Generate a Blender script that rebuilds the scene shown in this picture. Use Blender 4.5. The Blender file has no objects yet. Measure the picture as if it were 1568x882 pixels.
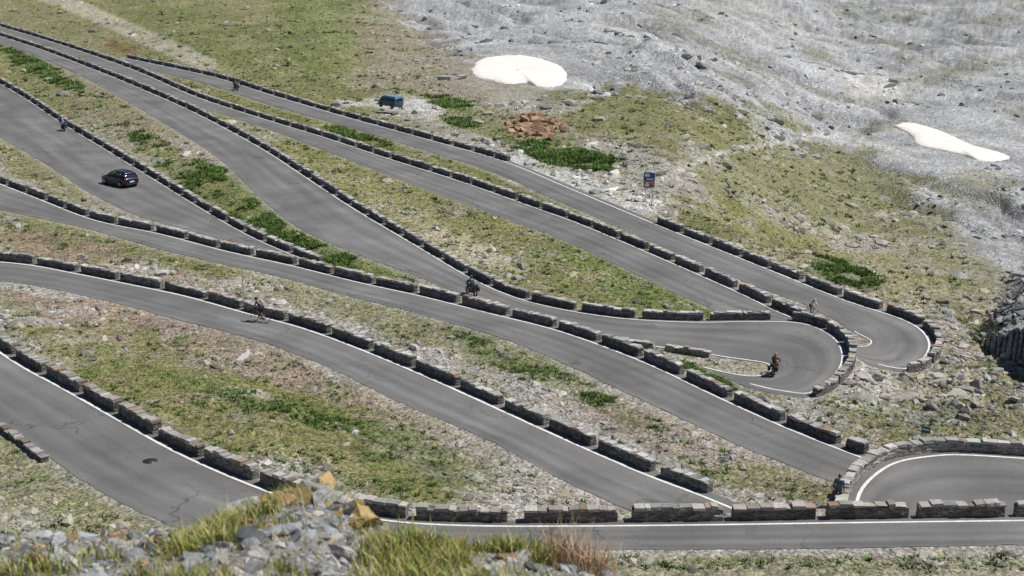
import bpy, bmesh, math, random
import numpy as np
from mathutils import Vector, Matrix, Euler
random.seed(5); rng=np.random.default_rng(11)
scene=bpy.context.scene
# ------------------------------------------------------------------ survey frame
W0,H0=1568.,882.; F=2400.; TH=math.radians(22); M=math.tan(math.radians(7.05)); ZC=31.9
cT,sT=math.cos(TH),math.sin(TH)
def dirs(u,v):
    a=(np.asarray(u,float)-W0/2)/F; b=-(np.asarray(v,float)-H0/2)/F
    return a, cT+b*sT, -sT+b*cT
def P(u,v,h=0.):
    dx,dy,dz=dirs(u,v); t=(h-ZC)/(dz+M*dy)
    return np.stack([t*dx,t*dy,ZC+t*dz],-1)
def project(X,Y,Z):
    rz=Z-ZC; d=Y*cT-rz*sT; d=np.maximum(d,1e-3)
    return W0/2+F*X/d, H0/2-F*(Y*sT+rz*cT)/d
def base_uv(X,Y): return project(X,Y,-M*Y)
# ------------------------------------------------------------------ noise
def hsh(ix,iy,s):
    n=(ix*374761393+iy*668265263+s*144269504)&0xffffffff
    n=((n^(n>>13))*1274126177)&0xffffffff
    return ((n^(n>>16))&0xffff)/65535.
def vn(x,y,s=0):
    ix=np.floor(x).astype(np.int64); iy=np.floor(y).astype(np.int64)
    fx=x-ix; fy=y-iy; fx=fx*fx*(3-2*fx); fy=fy*fy*(3-2*fy)
    a=hsh(ix,iy,s);b=hsh(ix+1,iy,s);c=hsh(ix,iy+1,s);d=hsh(ix+1,iy+1,s)
    return (a*(1-fx)+b*fx)*(1-fy)+(c*(1-fx)+d*fx)*fy
def fbm(x,y,o=4,s=0,g=.5):
    r=0;a=1;t=0
    for i in range(o):
        an=.6*i; ca,sa=math.cos(an),math.sin(an)
        r=r+a*vn((x*ca-y*sa)*2**i+17.3*i,(x*sa+y*ca)*2**i-9.1*i,s+i);t+=a;a*=g
    return r/t
def ss(a,b,x):
    t=np.clip((x-a)/(b-a),0,1); return t*t*(3-2*t)
# ------------------------------------------------------------------ materials
def mat(name,col=(.5,.5,.5),rough=.8,metal=0,attr=None,noise=None,bump=None,spec=.3):
    m=bpy.data.materials.new(name); m.use_nodes=True; nt=m.node_tree; b=nt.nodes['Principled BSDF']
    b.inputs['Roughness'].default_value=rough; b.inputs['Metallic'].default_value=metal
    b.inputs['Specular IOR Level'].default_value=spec
    src=None
    if attr:
        a=nt.nodes.new('ShaderNodeAttribute'); a.attribute_name=attr; src=a.outputs['Color']
    else:
        c=nt.nodes.new('ShaderNodeRGB'); c.outputs[0].default_value=(*col,1); src=c.outputs[0]
    tc=nt.nodes.new('ShaderNodeTexCoord')
    for (sc,lo,hi,kind) in (noise or [(6,.85,1.15,'n')]):
        if kind=='n':
            n=nt.nodes.new('ShaderNodeTexNoise'); n.inputs['Scale'].default_value=sc; n.inputs['Detail'].default_value=4; n.inputs['Roughness'].default_value=.65
            o=n.outputs['Fac']; fr,to=.3,.7
        else:
            n=nt.nodes.new('ShaderNodeTexVoronoi'); n.inputs['Scale'].default_value=sc
            sp=nt.nodes.new('ShaderNodeSeparateColor'); nt.links.new(n.outputs['Color'],sp.inputs[0]); o=sp.outputs[0]; fr,to=0,1
        if kind=='m':
            mp=nt.nodes.new('ShaderNodeMapping'); mp.inputs['Scale'].default_value=(1,1,2.6); nt.links.new(tc.outputs['Object'],mp.inputs[0]); nt.links.new(mp.outputs[0],n.inputs['Vector'])
        else: nt.links.new(tc.outputs['Object'],n.inputs['Vector'])
        mr=nt.nodes.new('ShaderNodeMapRange'); mr.inputs[1].default_value=fr; mr.inputs[2].default_value=to; mr.inputs[3].default_value=lo; mr.inputs[4].default_value=hi
        nt.links.new(o,mr.inputs[0])
        vm=nt.nodes.new('ShaderNodeVectorMath'); vm.operation='SCALE'
        nt.links.new(src,vm.inputs[0]); nt.links.new(mr.outputs[0],vm.inputs['Scale']); src=vm.outputs[0]
    nt.links.new(src,b.inputs['Base Color'])
    if bump:
        prev=None
        for (sc,dist,kind) in bump:
            if kind=='n':
                n=nt.nodes.new('ShaderNodeTexNoise'); n.inputs['Scale'].default_value=sc; n.inputs['Detail'].default_value=5; o=n.outputs['Fac']
            else:
                n=nt.nodes.new('ShaderNodeTexVoronoi'); n.inputs['Scale'].default_value=sc; o=n.outputs['Distance']
            if kind=='m':
                mp=nt.nodes.new('ShaderNodeMapping'); mp.inputs['Scale'].default_value=(1,1,2.6); nt.links.new(tc.outputs['Object'],mp.inputs[0]); nt.links.new(mp.outputs[0],n.inputs['Vector'])
            else: nt.links.new(tc.outputs['Object'],n.inputs['Vector'])
            bp=nt.nodes.new('ShaderNodeBump'); bp.inputs['Distance'].default_value=dist; bp.inputs['Strength'].default_value=1
            if kind!='n': bp.invert=True
            nt.links.new(o,bp.inputs['Height'])
            if prev: nt.links.new(prev,bp.inputs['Normal'])
            prev=bp.outputs[0]
        nt.links.new(prev,b.inputs['Normal'])
    return m
def mkmesh(name,v,f,material,col=None,uv=None,smooth=False,parent=None):
    v=np.asarray(v,np.float32); f=np.asarray(f,np.int32)
    me=bpy.data.meshes.new(name); k=f.shape[1]
    me.vertices.add(len(v)); me.vertices.foreach_set('co',v.ravel())
    me.loops.add(f.size); me.loops.foreach_set('vertex_index',f.ravel())
    me.polygons.add(len(f)); me.polygons.foreach_set('loop_start',np.arange(len(f),dtype=np.int32)*k)
    me.update(calc_edges=True)
    me.polygons.foreach_set('use_smooth',np.full(len(f),smooth))
    if col is not None:
        a=me.color_attributes.new('Col','FLOAT_COLOR','POINT')
        c=np.ones((len(v),4),np.float32); c[:,:3]=np.clip(col,0,1); a.data.foreach_set('color',c.ravel())
    if uv is not None:
        l=me.uv_layers.new(name='UVMap'); l.data.foreach_set('uv',np.asarray(uv,np.float32)[f.ravel()].ravel())
    me.materials.append(material)
    o=bpy.data.objects.new(name,me); scene.collection.objects.link(o)
    if parent: o.parent=parent
    return o
# ------------------------------------------------------------------ roads
def cr(pts,per=4):
    p=np.array(pts,float); n=len(p); q=np.vstack([2*p[0]-p[1],p,2*p[-1]-p[-2]]); out=[]
    for i in range(n-1):
        a,b,c,d=q[i],q[i+1],q[i+2],q[i+3]
        for k in range(per):
            t=k/per; out.append(.5*((2*b)+(-a+c)*t+(2*a-5*b+4*c-d)*t*t+(-a+3*b-3*c+d)*t**3))
    out.append(p[-1]); return np.array(out)
R={}
R['C']=(-.3,[(-20,48),(60,74),(130,100),(200,128),(300,172),(400,225),(470,270),(550,322),(640,375),(720,422),(780,450),(850,470),(950,486),(1060,492),(1150,491),(1230,494),(1280,515),(1297,545),(1285,575),(1245,604),(1190,600),(1145,590)],
 [(-20,62),(50,84),(100,106),(150,130),(250,188),(335,243),(385,290),(455,348),(540,386),(650,428),(730,462),(800,490),(880,512),(960,526),(1040,537),(1110,548),(1165,556),(1178,563),(1172,572),(1150,575),(1120,571),(1080,562)])
R['AB']=(-.8,[(190,88),(330,118),(420,146),(540,181),(660,214),(775,247),(880,290),(1000,340),(1100,380),(1200,420),(1300,460),(1390,490),(1425,515),(1427,542),(1398,566),(1350,562),(1318,548),(1300,520),(1262,503),(1190,491),(1100,474),(900,381),(800,342),(700,306),(600,268),(500,230),(400,192),(300,160),(200,119),(100,80),(-20,44)],
 [(190,97),(320,130),(410,160),(530,194),(640,227),(750,262),(850,306),(970,358),(1070,402),(1160,440),(1240,470),(1305,508),(1328,520),(1330,526),(1322,530),(1305,528),(1285,518),(1265,507),(1235,493),(1190,474),(1110,436),(915,352),(815,315),(710,278),(605,245),(505,212),(400,180),(300,147),(210,108),(100,70),(-20,34)])
R['E']=(-.8,[(-20,115),(40,150),(100,190),(170,232),(240,275),(310,318),(380,358),(440,385),(500,408)],
 [(-20,200),(60,245),(110,278),(150,302),(215,332),(280,350),(360,372),(430,392),(490,412)])
R['F']=(0.,[(-20,272),(60,303),(150,337),(250,358),(350,384),(450,406),(550,431),(650,453),(750,478),(850,503),(930,530),(1010,562),(1100,605),(1200,650),(1300,690),(1370,715)],
 [(-20,318),(60,334),(140,352),(230,378),(320,400),(420,422),(520,450),(620,475),(710,500),(800,530),(880,565),(950,598),(1040,640),(1130,682),(1220,718),(1310,752)])
R['G']=(0.,[(-20,398),(50,405),(120,418),(200,434),(290,453),(380,478),(470,502),(560,535),(650,572),(740,612),(830,653),(920,693),(1000,727),(1080,757),(1160,790)],
 [(-20,428),(50,437),(120,451),(200,470),(280,492),(360,512),(430,534),(510,566),(590,606),(670,641),(750,676),(815,709),(870,740),(930,768),(1000,798)])
R['H']=(1.5,[(-20,520),(40,560),(100,592),(180,637),(270,687),(360,728),(460,765),(560,788),(640,798),(750,802),(900,802),(1100,800),(1300,797),(1620,793)],
 [(-20,640),(30,668),(80,705),(140,745),(200,778),(280,812),(380,835),(480,845),(580,842),(700,842),(900,842),(1100,842),(1300,840),(1620,834)])
R['K']=(1.0,[(1298,790),(1306,755),(1328,728),(1365,706),(1420,696),(1480,694),(1620,703)],
 [(1400,797),(1420,795),(1440,795),(1470,795),(1500,795),(1540,795),(1620,795)])
RD={}
for k,(h,o,i) in R.items():
    oo=cr(o); ii=cr(i); RD[k]=(h,P(oo[:,0],oo[:,1],h),P(ii[:,0],ii[:,1],h))
# ------------------------------------------------------------------ terrain grid
UA=np.concatenate([np.linspace(-2200,-90,26),np.linspace(-70,1640,940),np.linspace(1660,3800,26)])
NR=740
VA=np.concatenate([np.linspace(2600,925,22),np.linspace(915,-95,NR),-200+104*np.geomspace(.97,.05,35)])
UU,VV=np.meshgrid(UA,VA); B0=P(UU,VV); X=B0[...,0]; Y=B0[...,1]; sh=X.shape
px=X.ravel(); py=Y.ravel()
num=np.zeros(px.size); den=np.zeros(px.size); mind=np.full(px.size,1e9); inside=np.zeros(px.size,bool); hin=np.zeros(px.size); insd=np.zeros(px.size)
for k,(h,o,i) in RD.items():
    poly=np.vstack([o,i[::-1]])[:,:2]; n=len(poly)
    pad=16; sel=np.where((px>poly[:,0].min()-pad)&(px<poly[:,0].max()+pad)&(py>poly[:,1].min()-pad)&(py<poly[:,1].max()+pad))[0]
    x=px[sel].astype(np.float32); y=py[sel].astype(np.float32)
    d2=np.full(x.size,1e9,np.float32); ins=np.zeros(x.size,bool)
    for a in range(n):
        ax,ay=poly[a]; bx,by=poly[(a+1)%n]; ex,ey=bx-ax,by-ay; L=ex*ex+ey*ey+1e-9
        t=np.clip(((x-ax)*ex+(y-ay)*ey)/L,0,1); dd=(x-ax-t*ex)**2+(y-ay-t*ey)**2; np.minimum(d2,dd,out=d2)
        if ay!=by:
            c=((ay>y)!=(by>y))&(x<(bx-ax)*(y-ay)/(by-ay)+ax); ins^=c
    d=np.sqrt(d2)
    w=1/(np.maximum(d,.05)**3); w=np.where(ins,0,w)
    num[sel]+=w*h; den[sel]+=w
    new=ins&~inside[sel]; idx=sel[new]; inside[idx]=True; hin[idx]=h; insd[idx]=d[new]
    mind[sel]=np.minimum(mind[sel],d)
den+=1/16.**3
SD=np.where(inside,-insd,mind).reshape(sh)
Hh=np.where(inside,hin,num/den).reshape(sh)
hn=RD['H'][2]
near=(Y<np.interp(X,hn[:,0],hn[:,1])); Hh=np.where(near&(SD>0),1.5,Hh)
vr=np.interp(UU,[900,1010,1200,1290,1400,1450,1490,1568,1700],[260,322,368,395,425,462,500,545,600])
drop=-13*ss(0,50,vr-VV)*ss(1000,1350,UU)
off=ss(.3,3,SD)
pu0,pv0=project(X,Y,-M*Y+Hh+drop)
FBX=[500,600,680,760,860,1000,1150,1300,1400,1480,1568]; FBY=[-120,20,80,112,132,150,200,260,330,380,440]
far=ss(300,60,pv0)
screeG=ss(-14,14,np.interp(pu0,FBX,FBY)-pv0)*ss(520,600,pu0)
snm=np.maximum(ss(1.4,.9,np.hypot((pu0-795)/95,(pv0-108)/38)),ss(1.4,.9,np.hypot((pu0-1455)/115,(pv0-218)/44)))
rel=(fbm(X/9,Y/9,5,3)-.5)*1.6*ss(1,8,SD)*(1-.8*snm)+(fbm(X/1.6,Y/1.6,4,9)-.5)*(.5-.25*np.maximum(screeG,far))*off*(1-.8*snm)
rel+=far*(fbm(X/40,Y/40,3,21)-.5)*6*ss(3,20,SD)
wx=(fbm(X/20,Y/20,3,401)-.5)*18
gul=1-np.abs(2*fbm((X+Y*.45+wx)/13,(Y-X*.45+wx)/45,4,23,.5)-1)
rel-=screeG*gul**3*2.4*(1-snm)
rs=ss(1.2,.6,np.hypot((pu0-1460)/190,(pv0-560)/120))
rel+=rs*((fbm(X/6,Y/6,5,27,.6)-.5)*3.2)*ss(1.,6,SD)
edgeC=(fbm(X/5,Y/5,4,35)-.5)*60
cl=ss(-20,70,(pu0-1478)+(pv0-535)*.75+edgeC)*ss(1455,1530,pu0)*ss(1.5,6,SD)*(VV<vr-3)
rg=1-np.abs(2*fbm((X*.8+Y*.5)/8,(Y*.6-X*.7)/6,4,33,.5)-1)
rel+=cl*(.8+rg**1.3*3.6)
sink=-.15*ss(0,-.5,SD)
Z=-M*Y+Hh+drop+rel+sink
def fieldidx(X_,Y_):
    u,v=base_uv(np.asarray(X_,float),np.asarray(Y_,float))
    fi=np.interp(-v,-VA,np.arange(len(VA))); fj=np.interp(u,UA,np.arange(len(UA))); return fi,fj
def bil(A,fi,fj):
    i=np.clip(fi.astype(int),0,A.shape[0]-2); j=np.clip(fj.astype(int),0,A.shape[1]-2); a=fi-i; b=fj-j
    if A.ndim==3: a=a[...,None]; b=b[...,None]
    return (A[i,j]*(1-b)+A[i,j+1]*b)*(1-a)+(A[i+1,j]*(1-b)+A[i+1,j+1]*b)*a
def gz(x,y): fi,fj=fieldidx(x,y); return bil(Z,fi,fj)
def ground(u,v):
    h=0.
    for _ in range(14):
        p=P(u,v,h); h=.5*h+.5*float(gz(p[0:1],p[1:2])[0]+M*p[1])
    p=P(u,v,h); p[2]=gz(p[0:1],p[1:2])[0]; return p
# ------------------------------------------------------------------ ground cover
pu,pv=project(X,Y,Z)
n1=fbm(X/6,Y/6,5,41); n2=fbm(X/1.5,Y/1.5,4,51,.7); n3=fbm(X/.45,Y/.45,3,61,.8)
edge=(n1-.5)*1.1+(n2-.5)*.9
def ell(cx,cy,rx,ry,rot=0):
    a=math.radians(rot); dx=pu-cx; dy=pv-cy
    r=np.hypot((dx*math.cos(a)+dy*math.sin(a))/rx,(-dx*math.sin(a)+dy*math.cos(a))/ry)
    return ss(1.2,.7,r+edge)
def band(pts,w):
    d=np.full(sh,1e9)
    for (ax,ay),(bx,by) in zip(pts[:-1],pts[1:]):
        ex,ey=bx-ax,by-ay; t=np.clip(((pu-ax)*ex+(pv-ay)*ey)/(ex*ex+ey*ey),0,1)
        d=np.minimum(d,np.hypot(pu-ax-t*ex,(pv-ay-t*ey)*1.6))
    return ss(1.3,.7,d/w+edge*.6)
OL=(.168,.168,.070);GR=(.120,.155,.048);DG=(.075,.115,.03);DRY=(.255,.235,.115);SOIL=(.235,.195,.15);GV=(.285,.27,.245);SC=(.335,.337,.342);RB=(.25,.185,.145);BE=(.46,.41,.32);LG=(.44,.435,.42);DK=(.135,.137,.145)
col=np.zeros(sh+(3,))+np.array(GV); green=np.zeros(sh); bush=np.zeros(sh)
def lay(mk,c,s=1.,g=None,b=0):
    global col,green,bush
    mk=mk*s; col=col*(1-mk[...,None])+np.array(c)*mk[...,None]
    if g is not None: green=green*(1-mk)+g*mk
    if b: bush=np.maximum(bush,mk*b)
fb=np.interp(pu,FBX,FBY)
lay(ss(0,40,pu+60)*ss(700,500,pu+edge*100)*ss(250,150,pv),OL,.85,.75)
sc_=ss(-14,14,fb-pv+edge*60)*ss(540,620,pu+edge*60)
lay(sc_,SC,1,0)
lay(ell(200,100,300,45,20),SOIL,.35)
lay(ell(640,110,140,60,25),SOIL,.6,.3)
lay(ell(480,40,70,90,0),GR,.55,.8); lay(ell(300,60,160,40,15),GR,.4,.8)
lay(ell(760,190,180,26,15),OL,.7,.7)
lay(band([(480,-10),(500,40),(540,90)],18),(.22,.24,.11),.6)
lay(band([(40,-20),(150,24),(230,60),(315,98)],17),(.38,.355,.29),.8,0)
lay(ell(185,72,28,9,20),(.16,.09,.05),.8)
lay(ell(1020,185,190,45,6),OL,.85,.6)
lay(ell(1230,285,190,75,10),OL,.75,.55)
lay(ell(1400,370,60,70,20),OL,.4,.35); lay(ell(1470,400,50,30,20),OL,.4,.35); lay(ell(1500,300,70,22,10),OL,.35,.25); lay(ell(1420,120,150,16,-14),OL,.35,.3); lay(ell(1330,20,60,14,10),DG,.25,.3)
lay(ss(.57,.68,fbm(X/9,Y/16,4,411))*sc_*ss(820,1100,pu),OL,.4,.3)
lay(band([(1010,275),(1090,238),(1200,215),(1300,205),(1390,240)],7),LG,.6,0)
lay(band([(900,20),(1000,70),(1130,100),(1230,150),(1330,160)],9),LG,.3,0)
lay(band([(1480,-10),(1440,60),(1340,110),(1300,150)],16),DK,.22,0)
lay(ell(1340,130,60,25,10),LG,.7); lay(ell(1480,60,60,30,0),DK,.15); lay(ell(1130,30,140,26,10),LG,.3)
lay(ell(1250,395,300,42,18),DRY,.65,.5); lay(ell(1150,350,160,30,18),OL,.8,.7)
lay(ell(1290,420,60,22,20),GR,.8,.8,.5)
lay(ell(1480,600,180,110,20),SOIL,.6,.3); lay(ell(1400,640,120,35,10),OL,.75,.65); lay(ell(1530,640,80,60),OL,.55,.5); lay(ell(1520,530,60,20,25),OL,.7,.6)
lay(ell(1330,590,45,40),LG,.6,0); lay(ell(1488,592,12,26,-40),BE,.9,0); lay(ell(1350,610,110,20,15),GV,.5)
lay(band([(330,140),(500,195),(700,258),(900,335),(1000,375),(1080,405)],11),OL,.75,.7)
lay(band([(790,248),(880,280),(990,312)],26),LG,.9,0)
lay(ell(860,235,110,18,14),GR,.85,.9,.8); lay(ell(700,165,45,12,20),GR,.8,.9,.6); lay(ell(540,205,50,10,15),GR,.8,.9,.6)
lay(ell(700,187,30,8,15),GR,.9,.9,.7)
lay(ell(640,166,45,17,10),LG,1,0); lay(band([(520,158),(570,156),(600,165)],9),LG,.9,0)
lay(ell(815,192,50,24,5),(.27,.19,.13),.8,0)
bc=ell(760,370,470,105,25); lay(bc,OL,.95,.85)
lay(ell(560,290,230,42,27),DRY,.4,.6); lay(ell(720,385,95,20,18),BE,.6,.1); lay(ell(620,325,80,12,25),BE,.3)
lay(ell(960,430,150,30,25),GR,.65,.9); lay(ell(640,270,150,16,22),GR,.55,.8)
lay(ell(250,220,320,50,33),SOIL,.45,.3)
lay(ell(440,345,170,36,30),GR,.85,.95,.9); lay(ell(300,270,120,22,35),OL,.8,.7,.4); lay(ell(60,105,80,12,28),GR,.8,.9,.6)
lay(ell(30,130,90,20,30),OL,.6,.5); lay(ell(600,415,50,14,20),GR,.7,.9,.5)
lay(ell(80,275,170,38,28),SOIL,.5,.4); lay(ell(40,250,100,24,30),OL,.75,.6)
lay(ell(150,365,330,30,12),OL,.85,.75); lay(ell(60,385,100,10,8),DRY,.4)
lay(ell(600,490,330,26,17),OL,.65,.55); lay(ell(850,580,150,20,25),GR,.45,.6,.3); lay(ell(940,625,60,14,25),DG,.5,.7,.6)
lay(ell(1100,690,250,36,22),RB,.45,.2); lay(ell(1180,735,120,24,10),OL,.65,.6); lay(ell(1090,575,55,13,15),DG,.9,1,1.)
lay(ell(300,510,400,85,18),RB,.8,.25); lay(ell(60,440,90,12,10),LG,.7,0); lay(ell(495,562,30,9,40),LG,.8,0)
lay(ell(150,560,190,30,24),OL,.6,.6); lay(ell(400,640,370,62,20),OL,.92,.8); lay(ell(620,715,200,44,14),OL,.8,.7)
lay(ell(350,655,230,24,18),DRY,.35,.6); lay(ell(700,700,110,40,20),GV,.4,.2); lay(ell(860,730,60,9,33),LG,.8,0)
lay(ell(640,720,90,14,10),DG,.3,.8,.25); lay(ell(420,620,200,12,16),GR,.55,.8,.2)
lay(ell(90,760,180,70,25),OL,.6,.55); lay(ell(1200,870,500,20),OL,.6,.55)
pp=(X-2*Y)/2.236; qq=(2*X+Y)/2.236
ter=fbm(pp/7,qq/.9,5,201,.6); lay(ss(.52,.64,ter)*(1-sc_),DRY,.35); lay(ss(.50,.38,ter)*ss(.5,.65,n1)*(1-sc_),SOIL,.4,.2)
lay(ss(1.1,.1,SD+edge*1.2)*ss(-.5,0,SD),GV,.5,.1)
sp=ss(.60,.70,n2); lay(sp*(pv>330),RB,.4,.1)
lay(ss(.64,.74,fbm(X/2.6,Y/2.6,4,205,.65))*(pv>200)*(1-sc_),GV,.5,0)
g2=ss(.52,.66,fbm(X/2.2,Y/1.2,4,77,.65)); lay(g2*(.3+.7*green)*(pu<1540)*ss(-.2,1,SD)*(1-sc_),GR,.65,1,.0)
lay(ss(.1,.6,cl),DK,.95,0)
bright=(.58+.46*n2+.50*n3)*(.82+.4*n1)
streak=fbm((X+wx)/14,Y/6,4,91); st2=fbm((X+Y*.6+wx)/7,(Y-X*.4+wx)/20,4,95)
col*=(bright*(1+sc_*((streak-.5)*.6+(st2-.5)*.6+(n3-.5)*.4))*(1-.15*sc_*gul**3)*(1+cl*(rg-.5)*1.6))[...,None]
ni,nj=sh; idx=np.arange(ni*nj).reshape(sh)
faces=np.stack([idx[:-1,:-1],idx[:-1,1:],idx[1:,1:],idx[1:,:-1]],-1).reshape(-1,4)
mt_ter=mat('mountain_ground',attr='Col',rough=.95,spec=.1,noise=[(5,.68,1.32,'n'),(3.2,.7,1.3,'v'),(9,.8,1.2,'v')],bump=[(2.2,.22,'n'),(4,.12,'v')])
mkmesh('mountain_terrain',np.stack([X,Y,Z],-1).reshape(-1,3),faces,mt_ter,col.reshape(-1,3),smooth=True)
# ------------------------------------------------------------------ distant mountains (outside the frame, closes the horizon)
aa=np.linspace(0,2*math.pi,180); rr=np.array([2500,3000,3600,4300,5200,6500]); hh=np.array([-900,-250,250,650,950,500])
AA,RR=np.meshgrid(aa,rr); HH=np.repeat(hh[:,None],180,1)+(fbm(np.cos(AA)*6+20,np.sin(AA)*6+20+RR/1500,5,5)-.5)*900
mv=np.stack([RR*np.sin(AA),RR*np.cos(AA),HH],-1).reshape(-1,3); ii=np.arange(6*180).reshape(6,180)
mf=np.stack([ii[:-1,:-1],ii[:-1,1:],ii[1:,1:],ii[1:,:-1]],-1).reshape(-1,4)
mkmesh('distant_mountains',mv,mf,mat('mountain_rock',(.22,.22,.22),noise=[(.004,.5,1.4,'n')]))
mkmesh('valley_floor',[(-7000,-7000,-1000),(7000,-7000,-1000),(7000,7000,-1000),(-7000,7000,-1000)],[(0,1,2,3)],mat('valley_ground',(.15,.16,.1)))
# ------------------------------------------------------------------ road meshes
def asphalt():
    m=bpy.data.materials.new('asphalt'); m.use_nodes=True; nt=m.node_tree; b=nt.nodes['Principled BSDF']; N=nt.nodes.new; L=nt.links.new
    b.inputs['Roughness'].default_value=.85; b.inputs['Specular IOR Level'].default_value=.25
    tc=N('ShaderNodeTexCoord'); uv=N('ShaderNodeUVMap'); mp=N('ShaderNodeMapping'); mp.inputs['Scale'].default_value=(.05,6.,1); L(uv.outputs[0],mp.inputs[0])
    a=N('ShaderNodeTexNoise'); a.inputs['Scale'].default_value=1.; a.inputs['Detail'].default_value=5; L(mp.outputs[0],a.inputs['Vector'])
    c=N('ShaderNodeTexNoise'); c.inputs['Scale'].default_value=.22; c.inputs['Detail'].default_value=6; L(tc.outputs['Object'],c.inputs['Vector'])
    g=N('ShaderNodeTexNoise'); g.inputs['Scale'].default_value=14; g.inputs['Detail'].default_value=4; L(tc.outputs['Object'],g.inputs['Vector'])
    def mr(o,lo,hi,f=.3,t=.7):
        r=N('ShaderNodeMapRange'); r.inputs[1].default_value=f; r.inputs[2].default_value=t; r.inputs[3].default_value=lo; r.inputs[4].default_value=hi; L(o,r.inputs[0]); return r.outputs[0]
    def mul(x,y):
        k=N('ShaderNodeMath'); k.operation='MULTIPLY'; L(x,k.inputs[0]); L(y,k.inputs[1]); return k.outputs[0]
    ds=N('ShaderNodeVectorMath'); ds.operation='MULTIPLY_ADD'; nz=N('ShaderNodeTexNoise'); nz.inputs['Scale'].default_value=.5; nz.inputs['Detail'].default_value=5
    L(tc.outputs['Object'],nz.inputs['Vector']); L(nz.outputs['Color'],ds.inputs[0]); ds.inputs[1].default_value=(4,4,0); L(tc.outputs['Object'],ds.inputs[2])
    vo=N('ShaderNodeTexVoronoi'); vo.feature='DISTANCE_TO_EDGE'; vo.inputs['Scale'].default_value=.2; L(ds.outputs[0],vo.inputs['Vector'])
    ck=mr(vo.outputs['Distance'],0,1,.003,.012)
    pn=N('ShaderNodeTexNoise'); pn.inputs['Scale'].default_value=.11; L(tc.outputs['Object'],pn.inputs['Vector'])
    mk=mr(pn.outputs['Fac'],1,0,.48,.56)
    mx=N('ShaderNodeMath'); mx.operation='MAXIMUM'; L(ck,mx.inputs[0]); L(mk,mx.inputs[1]); crk=mr(mx.outputs[0],.6,1,0,1)
    sx=N('ShaderNodeSeparateXYZ'); L(uv.outputs[0],sx.inputs[0])
    sn=N('ShaderNodeMath'); sn.operation='MULTIPLY'; sn.inputs[1].default_value=6.2832*4; L(sx.outputs[1],sn.inputs[0])
    co=N('ShaderNodeMath'); co.operation='COSINE'; L(sn.outputs[0],co.inputs[0]); tr=mr(co.outputs[0],.94,1.06,-1,1)
    pt=N('ShaderNodeMapping'); pt.inputs['Scale'].default_value=(.045,2.,1); L(uv.outputs[0],pt.inputs[0]); pv_=N('ShaderNodeTexVoronoi'); pv_.distance='CHEBYCHEV'; pv_.inputs['Scale'].default_value=1.; L(pt.outputs[0],pv_.inputs['Vector'])
    ps=N('ShaderNodeSeparateColor'); L(pv_.outputs['Color'],ps.inputs[0]); pa=mr(ps.outputs[0],.91,1.07,0,1)
    f=mul(mul(mul(mr(a.outputs['Fac'],.82,1.18),pa),mr(c.outputs['Fac'],.80,1.18)),mul(mr(g.outputs['Fac'],.82,1.18),mul(crk,tr)))
    cl_=N('ShaderNodeRGB'); cl_.outputs[0].default_value=(.155,.152,.149,1); v=N('ShaderNodeVectorMath'); v.operation='SCALE'; L(cl_.outputs[0],v.inputs[0]); L(f,v.inputs['Scale']); L(v.outputs[0],b.inputs['Base Color'])
    bp=N('ShaderNodeBump'); bp.inputs['Distance'].default_value=.012; L(g.outputs['Fac'],bp.inputs['Height']); L(bp.outputs[0],b.inputs['Normal'])
    return m
MA=asphalt()
MP=mat('worn_white_paint',(.80,.80,.78),noise=[(1.5,.78,1.1,'n'),(9,.7,1.12,'n')])
def cum(p): return np.concatenate([[0],np.cumsum(np.linalg.norm(np.diff(p[:,:2],axis=0),axis=1))])
def normals(o,i):
    t=np.gradient(o[:,:2],axis=0); t/=np.linalg.norm(t,axis=1)[:,None]+1e-9; n=np.stack([-t[:,1],t[:,0]],-1)
    d=(i-o)[:,:2]; return n*np.sign((n*d).sum(1).mean())
def onplane(xy,h): return np.column_stack([xy,-M*xy[:,1]+h])
def dense(a,k=6):
    n=len(a); q=np.linspace(0,n-1,(n-1)*k+1); return np.column_stack([np.interp(q,np.arange(n),a[:,c]) for c in range(a.shape[1])])
for k,(h,o,i) in RD.items():
    oe=o.copy(); oe[:,:2]-=normals(o,i)*.4; ie=dense(i); ne=dense(normals(i,o)); oe=dense(oe)
    if k!='K':
        q=cum(ie); ie[:,:2]+=ne*((fbm(q/.9,q*0+h*7,4,301,.7)-.5)*.34+.03)[:,None]
    n=len(oe); A=9; T=np.linspace(0,1,A)
    V=(oe[:,None,:]*(1-T[None,:,None])+ie[:,None,:]*T[None,:,None]); V[...,2]=-M*V[...,1]+h+.02
    s=cum((oe+ie)/2); uv=np.stack(np.broadcast_arrays(s[:,None],T[None,:]),-1).reshape(-1,2)
    ix=np.arange(n*A).reshape(n,A); f=np.stack([ix[:-1,:-1],ix[:-1,1:],ix[1:,1:],ix[1:,:-1]],-1).reshape(-1,4)
    mkmesh('mountain_road',V.reshape(-1,3),f,MA,uv=uv)
def line(pts,nrm,off,w,h):
    a=pts[:,:2]+nrm*off; b=pts[:,:2]+nrm*(off+w); V=np.empty((len(a)*2,3)); V[0::2]=onplane(a,h+.032); V[1::2]=onplane(b,h+.032)
    ix=np.arange(len(a)); f=np.stack([2*ix[:-1],2*ix[:-1]+1,2*ix[1:]+1,2*ix[1:]],-1); mkmesh('road_edge_line',V,f,MP)
for k,w in (('C',.13),('E',.09),('F',.15),('G',.18),('H',.16),('K',.18)):
    h,o,i=RD[k]; line(o,normals(o,i),.24,w,h)
h,o,i=RD['AB']; no=normals(o,i); line(o[:62],no[:62],.24,.15,h)
nb=normals(i,o); line(i[74:],nb[74:],.26,.13,h); line(i[44:60],nb[44:60],.1,.1,h)
h,o,i=RD['C']; nc=normals(i,o); line(i[52:],nc[52:],.1,.14,h)
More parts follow.
